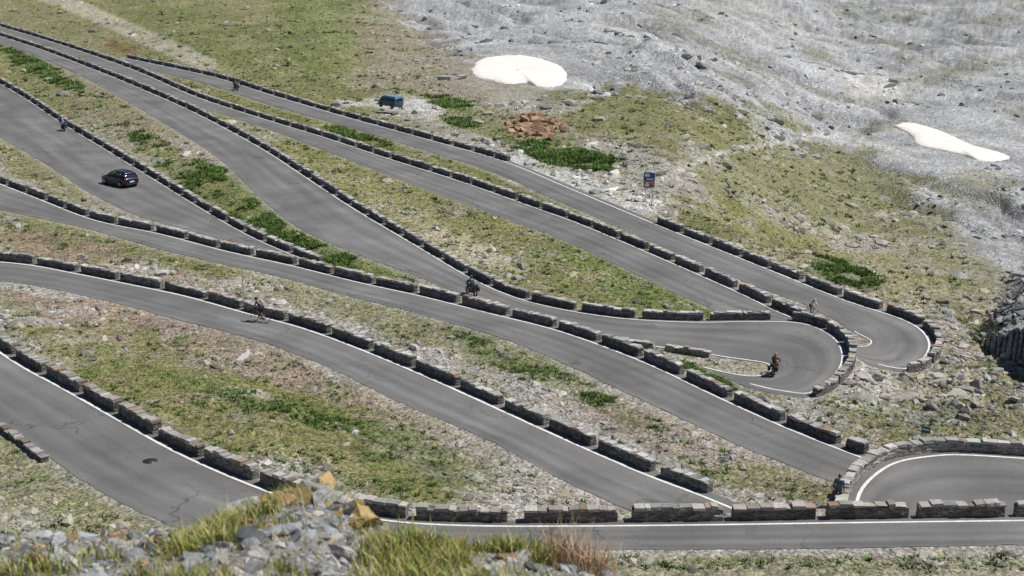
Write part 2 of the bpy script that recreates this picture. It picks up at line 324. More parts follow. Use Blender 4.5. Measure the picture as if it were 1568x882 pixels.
# ------------------------------------------------------------------ stone walls
MW=mat('rubble_stone',attr='Col',rough=.9,noise=[(5,.5,1.5,'m'),(14,.8,1.2,'n')],bump=[(5,.10,'m'),(20,.02,'n')])
MCAP=mat('coping_stone',attr='Col',rough=.9,noise=[(7,.78,1.2,'n'),(22,.8,1.2,'n')],bump=[(20,.02,'n')])
def wallmesh(name,pts,nout,blk=4.15,gap=.6,ht=.54,w=.42,down=.9,h=0.,tone=(.15,.147,.14),cap=(.43,.42,.40),start=0.,capt=.09):  # default tone has the shade of the block faces put into the stone colour
    s=cum(pts); L=s[-1]; V=[];Fc=[];Cc=[];MI=[]; nv=0
    def at(q):
        return (np.array([np.interp(q,s,pts[:,0]),np.interp(q,s,pts[:,1])]), np.array([np.interp(q,s,nout[:,0]),np.interp(q,s,nout[:,1])]))
    q=start
    while q<L-.8:
        e=min(q+blk*random.uniform(.9,1.08),L); ns=max(2,int((e-q)/.35)+1); prof=[(.0,-.25),(.0,ht*.35),(.02,ht*.7),(.03,ht),(w*.5,ht),(w-.02,ht),(w,ht*.5),(w+.05,-.2),(w+.12,-down)]
        tn=random.uniform(.75,1.25); hv=random.uniform(.86,1.08); tilt=random.uniform(-.06,.06)
        for j in range(ns):
            p,nn=at(q+(e-q)*j/(ns-1)); zb=-M*p[1]+h; er=(-.06 if j in (0,ns-1) else 0)*random.uniform(0,1.5)
            for (a,z) in prof:
                jt=.04; x,y=p+nn*(a+random.uniform(-jt,jt)); V.append((x,y,zb+(z*hv+er+tilt*(j/(ns-1)-.5) if z>0 else z)+random.uniform(-.02,.02)))
                c=tn*random.uniform(.65,1.4); Cc.append([t*c for t in tone])
        K=len(prof); f0=len(Fc)
        for j in range(ns-1):
            for b in range(K-1):
                a0=nv+j*K+b; Fc.append((a0,a0+K,a0+K+1,a0+1))
        for j in (0,ns-1):
            a0=nv+j*K; Fc+= [(a0,a0+1,a0+7,a0+8),(a0+1,a0+2,a0+6,a0+7),(a0+2,a0+3,a0+5,a0+6),(a0+3,a0+4,a0+5,a0+5)]
        MI+=[0]*(len(Fc)-f0); nv+=ns*K
        c0=q-.03+random.uniform(0,.12)
        while c0<e-.12:
            c1=min(c0+random.uniform(.25,.7),e+.04); p0,n0=at(c0+.01); p1,n1_=at(c1-.01); tk=capt*random.uniform(.4,2.); oi=random.uniform(-.07,.02); oo=w+random.uniform(-.06,.08)
            fq=(c0-q)/max(e-q,.1)-.5; zz=ht*hv+random.uniform(-.01,.02)+tilt*fq; cc=random.uniform(.5,1.2)*(.85+.15*tn); base=[t*cc*random.uniform(.95,1.05) for t in cap]
            if random.random()<.08: base=[base[0]*.8,base[1]*.62,base[2]*.5]
            for zt in (zz-.02,zz+tk):
                for (pp_,nn,a) in ((p0,n0,oi),(p0,n0,oo),(p1,n1_,oo),(p1,n1_,oi)):
                    x,y=pp_+nn*(a+random.uniform(-.03,.03)); V.append((x,y,-M*y+h+zt+random.uniform(-.03,.03) )); Cc.append(base)
            b=nv; Fc+=[(b,b+3,b+2,b+1),(b+4,b+5,b+6,b+7),(b,b+1,b+5,b+4),(b+1,b+2,b+6,b+5),(b+2,b+3,b+7,b+6),(b+3,b,b+4,b+7)]; MI+=[1]*6; nv+=8; c0=c1+(.14 if random.random()<.15 else 0)
        q=e+gap*random.uniform(.75,1.35)
    me=bpy.data.meshes.new(name); me.from_pydata([tuple(v) for v in V],[],[tuple(dict.fromkeys(f)) for f in Fc]); a=me.color_attributes.new('Col','FLOAT_COLOR','POINT')
    cc=np.ones((len(V),4),np.float32); cc[:,:3]=np.array(Cc); a.data.foreach_set('color',cc.ravel()); me.materials.append(MW); me.materials.append(MCAP)
    if len(me.polygons)==len(MI): me.polygons.foreach_set('material_index',MI)
    bm=bmesh.new(); bm.from_mesh(me); bmesh.ops.recalc_face_normals(bm,faces=bm.faces); bm.to_mesh(me); bm.free()
    o=bpy.data.objects.new(name,me); scene.collection.objects.link(o); return o
def wall(edge,other,a,b,h,**k):
    n=-normals(edge,other); p=edge[a:b].copy(); p[:,:2]+=n[a:b]*.14; wallmesh('stone_wall',p,n[a:b],h=h,**k)
h,o,i=RD['AB']; wall(o,i,0,21,h,start=1); wall(o,i,28,58,h,start=0.5); wall(i,o,73,len(i),h)
h,o,i=RD['C']; wall(o,i,0,59,h); wall(o,i,59,78,h,gap=.25,blk=3.,down=3.5,ht=.6); wall(i,o,51,61,h,blk=3.2,down=.5,ht=.40,tone=(.28,.275,.26))
h,o,i=RD['E']; wall(o,i,0,len(o),h)
h,o,i=RD['F']; wall(o,i,0,len(o)-3,h,start=.6,ht=.58)
h,o,i=RD['G']; wall(o,i,0,53,h,start=.5,ht=.60)
h,o,i=RD['H']; wall(o,i,0,len(o),h,ht=.62,w=.5,tone=(.19,.172,.15),capt=.10,down=2.,cap=(.38,.355,.325)); wall(i,o,0,9,h,ht=.22,blk=9,w=.45,down=.3,cap=(.33,.32,.31))
h,o,i=RD['K']; wall(o,i,0,len(o),h,blk=60,gap=.1,ht=.6,w=.5,down=3.,tone=(.27,.255,.23),cap=(.44,.425,.39))
# ------------------------------------------------------------------ scatter: rocks, tufts
def ico(sub,seed):
    bm=bmesh.new(); bmesh.ops.create_icosphere(bm,subdivisions=sub,radius=1); r=random.Random(seed)
    v=np.array([list(x.co) for x in bm.verts]); f=np.array([[q.index for q in p.verts] for p in bm.faces]); bm.free()
    v*=np.array([[r.uniform(.7,1.2)] for _ in v])
    if sub>1:
        for _ in range(9):
            n=np.array([r.gauss(0,1) for _ in range(3)]); n/=np.linalg.norm(n); d=v@n; c=r.uniform(.28,.62); v-=np.maximum(d-c,0)[:,None]*n
        v*=1.35
    v*=np.array([r.uniform(.8,1.4),r.uniform(.65,1.),r.uniform(.45,.8)]); return v,f
def scatter(name,pos,scl,cols,material,sub=1,var=9):
    n=len(pos); Vs=[];Fs=[];Cs=[]; off_=0
    which=rng.integers(0,var,n)
    for k in range(var):
        v,f=ico(sub,k*7+sub); s=np.where(which==k)[0]
        if not len(s): continue
        a=rng.uniform(0,6.28,len(s)); ca,sa=np.cos(a),np.sin(a); tl=rng.normal(0,.35,len(s)); ct,st=np.cos(tl),np.sin(tl)
        y1=v[None,:,1]*ct[:,None]-v[None,:,2]*st[:,None]; z1=v[None,:,1]*st[:,None]+v[None,:,2]*ct[:,None]; x1=np.broadcast_to(v[None,:,0],y1.shape)
        x2=x1*ca[:,None]-y1*sa[:,None]; y2=x1*sa[:,None]+y1*ca[:,None]
        q=np.stack([x2,y2,z1],-1)*scl[s][:,None,None]+pos[s][:,None,:]
        Vs.append(q.reshape(-1,3)); Fs.append((f[None]+(np.arange(len(s))*len(v))[:,None,None]+off_).reshape(-1,3)); Cs.append(np.repeat(cols[s],len(v),0)); off_+=len(s)*len(v)
    return mkmesh(name,np.vstack(Vs),np.vstack(Fs),material,np.vstack(Cs))
MR=mat('loose_rock',attr='Col',rough=.9,noise=[(9,.75,1.25,'n')],bump=[(12,.04,'n')])
def pick(wt,n):
    w=wt.copy(); w[:22,:]=0; w[22+NR:,:]=0; w[:,:26]=0; w[:,966:]=0; w=w.ravel(); c=np.cumsum(w); r=np.searchsorted(c,rng.uniform(0,c[-1],n)); r=np.clip(r,0,w.size-1)
    fi=np.clip(r//nj+rng.uniform(-.5,.5,n),1,ni-2); fj=np.clip(r%nj+rng.uniform(-.5,.5,n),1,nj-2)
    return fi,fj
def at3(fi,fj): return np.stack([bil(X,fi,fj),bil(Y,fi,fj),bil(Z,fi,fj)],-1)
offroad=(SD>.9).astype(float)*(1-snm)
stony=offroad*(np.clip(1.1-green,0.08,1)*(.15+ss(.45,.7,n1)*1.5)+rs*.9)
fi,fj=pick(stony,36000); pos=at3(fi,fj); c=bil(col,fi,fj); sc1=bil(sc_,fi,fj)
grey=np.mean(c,1,keepdims=True); c=c*.6+grey*.35+.03; c*=rng.uniform(.5,1.7,len(c))[:,None]
s=(.045+.12*rng.pareto(3.,len(c)).clip(0,4))*np.clip(pos[:,1]/110,.75,2.)*(1-.25*sc1)
scatter('scattered_stones',pos,s,c,MR)
fi,fj=pick(offroad*ss(2,4,SD)*(.06+sc_*(.5+ss(.5,.7,n1)*4)+rs*1.2),1700); pos=at3(fi,fj); c=np.full((len(pos),3),.31)*rng.uniform(.35,1.5,(len(pos),1))
scatter('boulders',pos,(.12+.85*rng.random(len(pos))**3)*np.clip(pos[:,1]/180,.4,1.5),c,MR,sub=2)
fi,fj=pick(cl*1.,900); pos=at3(fi,fj); scatter('cliff_rocks',pos,.08+.45*rng.random(900)**2,np.array([.15,.15,.157])*rng.uniform(.4,2.0,(900,1)),MR,sub=2)
MG=mat('alpine_plants',attr='Col',rough=.8,noise=[(3,.8,1.2,'n')])
def tufts(name,pos,size,cols,nb=7,spread=1.,up=1.,wid=.3):
    n=len(pos); a=rng.uniform(0,6.28,(n,nb)); r=rng.uniform(.1,1,(n,nb))*size[:,None]*spread; l=size[:,None]*rng.uniform(.5,1.2,(n,nb))*up
    bx=pos[:,None,0]+np.cos(a)*r*.6; by=pos[:,None,1]+np.sin(a)*r*.6; bz=np.broadcast_to(pos[:,None,2],a.shape)-.03*size[:,None]
    tx=bx+np.cos(a)*r*.8; ty=by+np.sin(a)*r*.8; tz=bz+l; a2=rng.uniform(0,6.28,(n,nb)); w=size[:,None]*wid
    A=np.stack([bx-np.cos(a2)*w,by-np.sin(a2)*w,bz],-1);B_=np.stack([bx+np.cos(a2)*w,by+np.sin(a2)*w,bz],-1);T_=np.stack([tx,ty,tz],-1)
    V=np.stack([A,B_,T_],2).reshape(-1,3); f=np.arange(len(V)).reshape(-1,3)
    cc=cols[:,None,None,:]*rng.uniform(.7,1.35,(n,nb,1,1))*np.array([.8,.8,1.25])[None,None,:,None]
    return mkmesh(name,V,f,MG,cc.reshape(-1,3))
fi,fj=pick(offroad*np.clip(green,.03,1)*(.3+ss(.4,.65,n2)),36000); pos=at3(fi,fj); c=bil(col,fi,fj)*rng.uniform(.85,1.5,(len(fi),1))+np.array([.015,.03,.0])
tufts('alpine_grass',pos,rng.uniform(.07,.19,len(c))*np.clip(pos[:,1]/110,.7,2.2),c,up=.6)
fi,fj=pick(offroad*(bush**1.5*4+.03*(1-sc_))*ss(.42,.6,fbm(X/2.5,Y/2.5,3,88)),9500); pos=at3(fi,fj); c=np.array([.09,.145,.035])*rng.uniform(.5,1.6,(len(fi),1))
tufts('low_shrubs',pos,rng.uniform(.15,.38,len(c))*np.clip(pos[:,1]/130,.7,1.7),c,nb=16,spread=1.3,up=.8,wid=.2)
k=60; uu=rng.normal(815,24,k).clip(768,862); vv=rng.normal(195,9,k).clip(176,214); pos=np.array([ground(a,b) for a,b in zip(uu,vv)])
scatter('rock_outcrop',pos,rng.uniform(.3,1.0,k),np.array([.29,.185,.12])*rng.uniform(.5,1.5,(k,1)),MR,sub=2)
k=110; uu=rng.uniform(1312,1500,k); vv=560+(uu-1315)*.25+rng.normal(0,30,k); pos=np.array([ground(a,b) for a,b in zip(uu,vv)])
gi,gj=fieldidx(pos[:,0],pos[:,1]); pos=pos[bil(SD,gi,gj)>1.2]; k=len(pos)
scatter('rock_outcrop',pos,.12+.6*rng.random(k)**2,np.array([.36,.34,.30])*rng.uniform(.6,1.3,(k,1)),MR,sub=2)
p=ground(690,121); scatter('boulders',np.array([p,p+[1.6,.5,0]]),np.array([1.5,1.0]),np.array([[.40,.39,.37]]*2),MR,sub=2)
MS=mat('old_snow',(.86,.81,.74),rough=.6,noise=[(.6,.88,1.05,'n'),(3,.93,1.04,'n')],bump=[(1.5,.10,'n')])
def snow(outline,nz):
    o=cr(outline+[outline[0]],8)[:-1]; c=o.mean(0); rings=[]
    js=[1+nz*2*(v-.5) for v in fbm(np.arange(len(o))/2.,np.zeros(len(o)),3,77,.7)]
    for k,(fr,z) in enumerate(((1.03,-.5),(1.,.06),(.95,.22),(.85,.38),(.6,.5),(.3,.55),(.02,.55))):
        for q,j in zip(o,js):
            a=c+(q-c)*fr*j; g=ground(a[0],a[1]); rings.append((g[0],g[1],g[2]+z))
    n=len(o); f=[]
    for r in range(6):
        for j in range(n): f.append((r*n+j,r*n+(j+1)%n,(r+1)*n+(j+1)%n,(r+1)*n+j))
    mkmesh('snow_patch',rings,f,MS,smooth=True)
snow([(722,108),(735,92),(775,85),(815,88),(850,98),(868,113),(862,130),(825,133),(805,127),(775,129),(745,122),(728,118)],.07)
snow([(1368,193),(1390,188),(1430,198),(1462,212),(1500,228),(1545,240),(1535,246),(1500,246),(1475,238),(1440,230),(1405,222),(1395,208)],.05)
# ------------------------------------------------------------------ builder for objects
class B:
    def __init__(s): s.bm=bmesh.new(); s.mats=[]
    def _m(s,verts,m):
        if m not in s.mats: s.mats.append(m)
        k=s.mats.index(m)
        for f in {f for v in verts for f in v.link_faces}: f.material_index=k; f.smooth=True
    def box(s,c,d,m,rot=(0,0,0),bev=.0):
        r=bmesh.ops.create_cube(s.bm,size=1); vs=r['verts']; bmesh.ops.scale(s.bm,vec=d,verts=vs)
        if bev>0:
            e=list({e for v in vs for e in v.link_edges}); g=bmesh.ops.bevel(s.bm,geom=e+vs,offset=bev,segments=2,affect='EDGES',profile=.6)
            vs=list({v for f in g['faces'] for v in f.verts})
        mx=Matrix.Translation(c)@Euler(rot).to_matrix().to_4x4(); allv=set(vs); st=list(vs)
        while st:
            v=st.pop()
            for e in v.link_edges:
                w=e.other_vert(v)
                if w not in allv: allv.add(w); st.append(w)
        bmesh.ops.transform(s.bm,matrix=mx,verts=list(allv)); s._m(allv,m)
        for f in {f for v in allv for f in v.link_faces}: f.smooth=False
    def tube(s,a,b,r1,m,r2=None,seg=10):
        a=Vector(a);b=Vector(b);d=b-a; r=bmesh.ops.create_cone(s.bm,cap_ends=True,segments=seg,radius1=r1,radius2=r1 if r2 is None else r2,depth=d.length)
        bmesh.ops.transform(s.bm,matrix=Matrix.Translation((a+b)/2)@d.to_track_quat('Z','Y').to_matrix().to_4x4(),verts=r['verts']); s._m(r['verts'],m)
    def ell(s,c,rad,m,rot=(0,0,0)):
        r=bmesh.ops.create_uvsphere(s.bm,u_segments=14,v_segments=9,radius=1)
        bmesh.ops.transform(s.bm,matrix=Matrix.Translation(c)@Euler(rot).to_matrix().to_4x4()@Matrix.Diagonal((*rad,1)),verts=r['verts']); s._m(r['verts'],m)
    def torus(s,c,Rr,r,m,w=1.,n=28,k=8):
        g=[[s.bm.verts.new((c[0]+(Rr+r*math.cos(b*2*math.pi/k))*math.cos(a*2*math.pi/n),c[1]+r*w*math.sin(b*2*math.pi/k),c[2]+(Rr+r*math.cos(b*2*math.pi/k))*math.sin(a*2*math.pi/n))) for b in range(k)] for a in range(n)]
        for a in range(n):
            for b in range(k): s.bm.faces.new((g[a][b],g[(a+1)%n][b],g[(a+1)%n][(b+1)%k],g[a][(b+1)%k]))
        s._m([v for q in g for v in q],m)
    def loft(s,secs,m,n=24,ex=.45):
        rings=[]
        for (x,hw,z0,z1) in secs:
            ring=[]
            for j in range(n):
                a=2*math.pi*j/n; cy=math.cos(a); sz=math.sin(a)
                ring.append(s.bm.verts.new((x,hw*math.copysign(abs(cy)**ex,cy),(z0+z1)/2+(z1-z0)/2*math.copysign(abs(sz)**ex,sz))))
            rings.append(ring)
        for a,b in zip(rings[:-1],rings[1:]):
            for j in range(n): s.bm.faces.new((a[j],a[(j+1)%n],b[(j+1)%n],b[j]))
        s.bm.faces.new(rings[0][::-1]); s.bm.faces.new(rings[-1]); s._m([v for r in rings for v in r],m)
    def poly(s,pts,m):
        vs=[s.bm.verts.new(p) for p in pts]; s.bm.faces.new(vs); s._m(vs,m)
        for f in vs[0].link_faces: f.smooth=False
    def done(s,name,parent):
        bmesh.ops.recalc_face_normals(s.bm,faces=s.bm.faces)
        me=bpy.data.meshes.new(name); s.bm.to_mesh(me); s.bm.free()
        for m in s.mats: me.materials.append(m)
        o=bpy.data.objects.new(name,me); scene.collection.objects.link(o); o.parent=parent; return o
def sm(name,c,r=.5,metal=0,spec=.5): return mat(name,c,r,metal,spec=spec,noise=[(8,.93,1.07,'n')])
TY=sm('tyre_rubber',(.025,.025,.027),.8); BK=sm('black_plastic',(.03,.03,.032),.5); GLS=sm('dark_glass',(.02,.025,.03),.08,spec=.8); CH=sm('steel',(.45,.45,.46),.3,.9)
NAVY=sm('navy_paint',(.012,.016,.045),.22,spec=.6); RED=sm('red_lens',(.4,.02,.02),.3); WHT=sm('white_plastic',(.75,.75,.73),.4); SKN=sm('skin',(.45,.27,.19),.6)
def frame(u,v,u2,v2,h,name,sc=1.):
    a=P(u,v,h+.022); b=P(u2,v2,h+.022); z=Vector((0,M,1)).normalized(); x=Vector(b-a).normalized(); x=(x-z*x.dot(z)).normalized(); y=z.cross(x)
    e=bpy.data.objects.new(name,None); scene.collection.objects.link(e); e.matrix_world=Matrix(((x.x,y.x,z.x,a[0]),(x.y,y.y,z.y,a[1]),(x.z,y.z,z.z,a[2]),(0,0,0,1)))@Matrix.Scale(sc,4); return e
def frameg(u,v,yaw,name):
    g=ground(u,v); e=bpy.data.objects.new(name,None); scene.collection.objects.link(e); e.location=g; e.rotation_euler=(0,0,math.radians(yaw)); return e
def figure(name,parent,J,mats,helmet=None,hair=(.05,.03,.02)):
    vs=[];rad=[];ed=[];lab=[]
    def add(p,r,l,par=None):
        vs.append(p);rad.append(r);lab.append(l)
        if par is not None: ed.append((par,len(vs)-1))
        return len(vs)-1
    pel=add(J['pelvis'],.15,1); sp_=add([ (a+b)/2 for a,b in zip(J['pelvis'],J['chest'])],.14,0,pel); ch=add(J['chest'],.155,0,sp_); nk=add(J['neck'],.065,3,ch)
    hd=Vector(J['head']); add(tuple(Vector(J['neck'])*.45+hd*.55),.06,3,nk)
    for sd in (1,-1):
        k='L' if sd>0 else 'R'
        s1=add(J['sh'+k],.075,0,ch); e1=add(J['el'+k],.052,0,s1); w1=add(J['wr'+k],.034,J.get('sleeve',0),e1)
        dr=(Vector(J['wr'+k])-Vector(J['el'+k])).normalized(); pm=Vector(J['wr'+k])+dr*.06; p1=add(tuple(pm),.036,3,w1)
        for q in range(4):
            lat=Vector((0,1,0))*(q-1.5)*.021; l=[.042,.047,.044,.034][q]; a=pm+dr*.04+lat; f1=add(tuple(a+dr*l*.4),.010,3,p1); f2=add(tuple(a+dr*l*.9+Vector((0,0,-.03))),.009,3,f1); add(tuple(a+dr*l*.6+Vector((0,0,-.06))),.008,3,f2)
        t1=add(tuple(pm+Vector((0,-sd*.045,-.005))),.011,3,p1); add(tuple(pm+dr*.03+Vector((0,-sd*.05,-.03))),.009,3,t1)
        h1=add(J['hi'+k],.105,1,pel); k1=add(J['kn'+k],.066,1,h1); a1=add(J['an'+k],.044,J.get('shin',1),k1); f0=add(tuple(Vector(J['an'+k])+Vector((.02,0,-.05))),.045,2,a1); add(J['to'+k],.038,2,f0)
    me=bpy.data.meshes.new(name); me.from_pydata([tuple(v) for v in vs],ed,[]); ob=bpy.data.objects.new(name,me); scene.collection.objects.link(ob)
    ob.modifiers.new('s','SKIN')
    for i_,sv in enumerate(me.skin_vertices[0].data): sv.radius=(rad[i_],rad[i_]); sv.use_root=(i_==0)
    ob.modifiers.new('u','SUBSURF').levels=1
    dg=bpy.context.evaluated_depsgraph_get(); dg.update(); nm=bpy.data.meshes.new_from_object(ob.evaluated_get(dg)); bpy.data.objects.remove(ob)
    for x in mats: nm.materials.append(x)
    segs=[(np.array(vs[a],float),np.array(vs[b],float),lab[b]) for a,b in ed]
    for p in nm.polygons:
        c=np.array(p.center); best=1e9
        for a,b,l in segs:
            e=b-a; t=np.clip(((c-a)@e)/(e@e+1e-9),0,1); d=np.linalg.norm(c-a-e*t)
            if d<best: best=d; p.material_index=l
        p.use_smooth=True
    o=bpy.data.objects.new('body',nm); scene.collection.objects.link(o); o.parent=parent
    b=B(); hm=sm('hair',hair); x,y,z=J['head']
    b.ell((x,y,z),(.098,.077,.118),mats[3]); b.ell((x+.1,y,z-.01),(.018,.013,.02),mats[3]); b.ell((x-.01,y+.078,z),(.018,.01,.03),mats[3]); b.ell((x-.01,y-.078,z),(.018,.01,.03),mats[3])
    for q in (1,-1): b.ell((x+.085,y+q*.032,z+.012),(.012,.014,.009),WHT); b.ell((x+.094,y+q*.032,z+.012),(.006,.007,.007),BK)
    b.ell((x+.087,y,z-.055),(.012,.026,.008),sm('lips',(.35,.12,.1)))
    if helmet=='full':
        H_=J['hcol']; b.ell((x-.012,y,z+.01),(.145,.125,.15),H_); b.ell((x+.05,y,z+.02),(.098,.112,.06),GLS); b.box((x+.09,y,z-.075),(.09,.15,.07),H_,bev=.02)
    elif helmet=='bike':
        b.ell((x-.01,y,z+.055),(.145,.105,.095),J['hcol']); b.box((x-.02,y,z+.145),(.2,.02,.02),BK)
    else: b.ell((x-.018,y,z+.03),(.098,.086,.108),hm)
    b.done('head',parent)
def bicycle(parent,colr):
    b=B(); fr=sm('frame_paint',colr,.3)
    for x in (-.5,.5):
        b.torus((x,0,.34),.325,.018,TY); b.torus((x,0,.34),.305,.012,CH,k=6); b.tube((x,-.05,.34),(x,.05,.34),.02,CH)
        for q in range(12):
            a=q*math.pi/6; b.tube((x,0,.34),(x+.3*math.cos(a),0,.34+.3*math.sin(a)),.003,CH,seg=4)
    bb=(-.08,0,.28); st=(-.22,0,.78); ht=(.36,0,.82); hb=(.4,0,.66)
    for a,c in ((bb,st),(bb,hb),(st,ht),(ht,hb)): b.tube(a,c,.022,fr)
    for q in (.04,-.04): b.tube(bb,(-.5,q,.34),.01,fr); b.tube(st,(-.5,q,.34),.009,fr); b.tube(hb,(.5,q,.34),.012,fr)
    b.tube(st,(-.25,0,.92),.014,BK); b.ell((-.24,0,.94),(.13,.065,.025),BK); b.tube(ht,(.45,0,.93),.014,BK); b.tube((.45,-.21,.93),(.45,.21,.93),.013,BK)
    for q in (.21,-.21): b.tube((.45,q,.93),(.56,q,.92),.013,BK); b.tube((.56,q,.92),(.54,q,.8),.013,BK)
    b.tube((-.08,-.06,.28),(-.08,.06,.28),.09,CH); b.tube((-.08,.08,.28),(.04,.08,.4),.01,CH); b.tube((-.08,-.08,.28),(-.18,-.08,.15),.01,CH); b.box((.05,.11,.4),(.09,.06,.02),BK); b.box((-.19,-.11,.15),(.09,.06,.02),BK)
    b.done('bicycle_frame',parent)
def motorcycle(parent,colr,pann=True):
    b=B(); p=sm('motorcycle_paint',colr,.3)
    for x,w in ((.76,1.),(-.72,1.5)):
        b.torus((x,0,.32),.265,.055,TY,w=w); b.torus((x,0,.32),.2,.02,CH); b.tube((x,-.07,.32),(x,.07,.32),.05,CH)
        for q in range(6): a=q*math.pi/3; b.tube((x,0,.32),(x+.2*math.cos(a),0,.32+.2*math.sin(a)),.012,CH,seg=6)
    b.tube((.8,.04,.32),(.8,-.04,.32),.12,CH,seg=16)
    for q in (.09,-.09): b.tube((.76,q,.32),(.47,q,1.0),.027,BK); b.tube((-.72,q,.32),(-.15,q,.45),.03,BK)
    b.box((.05,0,.43),(.5,.34,.36),BK,bev=.06); b.box((.1,.2,.4),(.22,.12,.18),CH,bev=.03); b.box((.1,-.2,.4),(.22,.12,.18),CH,bev=.03)
    b.ell((.15,0,.83),(.32,.18,.17),p,rot=(0,.15,0)); b.box((-.32,0,.8),(.62,.26,.12),BK,rot=(0,-.05,0),bev=.04); b.ell((.5,0,.92),(.2,.2,.18),p); b.ell((.66,0,.93),(.05,.11,.07),WHT)
    b.ell((.6,0,1.13),(.04,.16,.16),GLS,rot=(0,-.4,0)); b.ell((.8,0,.66),(.26,.07,.04),p,rot=(0,.1,0)); b.box((-.72,0,.72),(.3,.16,.06),BK,bev=.02); b.box((-.87,0,.78),(.03,.14,.06),RED)
    b.tube((.42,-.36,1.03),(.42,.36,1.03),.016,BK); b.tube((.42,.1,1.03),(.5,.07,.9),.016,BK)
    for q in (.3,-.3): b.tube((.46,q,1.05),(.44,q*1.05,1.2),.008,BK); b.ell((.44,q*1.08,1.22),(.02,.06,.04),BK)
    b.tube((-.1,-.2,.35),(-.75,-.24,.5),.05,CH,r2=.065)
    for q in (.2,-.2): b.tube((-.05,q*.8,.34),(-.05,q*1.4,.34),.02,CH)
    if pann:
        for q in (.31,-.31): b.box((-.6,q,.66),(.44,.2,.34),BK,bev=.04)
        b.box((-.82,0,1.0),(.3,.38,.26),BK,bev=.05)
    b.done('motorcycle_body',parent)
def mot_pose(hc,**k):
    d=dict(pelvis=(-.22,0,.95),chest=(-.04,0,1.33),neck=(.0,0,1.5),head=(.05,0,1.64),hcol=hc)
    for s_,q in (('L',1),('R',-1)):
        d['sh'+s_]=(-.02,.19*q,1.42); d['el'+s_]=(.18,.3*q,1.18); d['wr'+s_]=(.34,.3*q,1.07); d['hi'+s_]=(-.18,.12*q,.9); d['kn'+s_]=(.22,.24*q,.76); d['an'+s_]=(-.06,.24*q,.42); d['to'+s_]=(.12,.25*q,.36)
    d.update(k); return d
def rider(u,v,u2,v2,h,pc,top,leg,hc,pann=True,sc=.9):
    e=frame(u,v,u2,v2,h,'motorcycle',sc); motorcycle(e,pc,pann); r=frame(u,v,u2,v2,h,'motorcyclist',sc)
    t=sm('riding_jacket',top); figure('rider',r,mot_pose(sm('helmet_paint',hc,.25)),[t,sm('riding_trousers',leg),BK,BK],helmet='full')
rider(97,200,60,176,-.8,(.5,.5,.52),(.06,.14,.4),(.03,.03,.05),(.75,.76,.78))
rider(361,138,320,124,-.8,(.05,.05,.05),(.03,.03,.035),(.03,.03,.035),(.1,.1,.1))
rider(722,452,690,436,-.3,(.04,.04,.045),(.03,.03,.035),(.03,.03,.035),(.05,.05,.05))
rider(1186,573,1204,552,-.3,(.5,.14,.03),(.05,.05,.055),(.03,.03,.035),(.45,.12,.03),sc=.82)
def cyc_pose(hc):
    d=dict(pelvis=(-.24,0,1.02),chest=(.1,0,1.32),neck=(.2,0,1.44),head=(.31,0,1.54),hcol=hc,sleeve=3,shin=3)
    for s_,q in (('L',1),('R',-1)):
        d['sh'+s_]=(.12,.18*q,1.38); d['el'+s_]=(.3,.22*q,1.15); d['wr'+s_]=(.46,.21*q,1.0); d['hi'+s_]=(-.2,.1*q,.98)
    d['knL']=(.17,.11,.85); d['anL']=(.0,.11,.47); d['toL']=(.13,.11,.42); d['knR']=(.05,-.11,.62); d['anR']=(-.24,-.11,.24); d['toR']=(-.1,-.11,.18)
    return d
def cyclist(u,v,u2,v2,h,fc,top,hc,sc=1.):
    e=frame(u,v,u2,v2,h,'road_bicycle',sc); bicycle(e,fc); r=frame(u,v,u2,v2,h,'cyclist',sc); figure('c',r,cyc_pose(sm('helmet_shell',hc,.4)),[sm('jersey',top),sm('cycling_shorts',(.02,.02,.022)),BK,SKN],helmet='bike')
cyclist(399,493,362,486,0,(.04,.04,.045),(.02,.02,.025),(.03,.03,.03),1.08)
cyclist(1243,484,1290,500,-.8,(.5,.5,.5),(.65,.65,.65),(.6,.6,.6),.85)
def stand(u,v,yaw,top,leg):
    e=frameg(u,v,yaw,'standing_person'); d=dict(pelvis=(0,0,.95),chest=(.01,0,1.3),neck=(0,0,1.5),head=(.03,0,1.64),sleeve=0)
    for s_,q in (('L',1),('R',-1)):
        d['sh'+s_]=(0,.19*q,1.42); d['el'+s_]=(-.02,.25*q,1.14); d['wr'+s_]=(.08,.25*q,.9); d['hi'+s_]=(0,.1*q,.9); d['kn'+s_]=(.03,.11*q,.5); d['an'+s_]=(0,.12*q,.09); d['to'+s_]=(.17,.14*q,.04)
    figure('p',e,d,[sm('jacket',top),sm('trousers',leg),BK,SKN])
stand(1282,774,60,(.05,.08,.16),(.03,.03,.04))
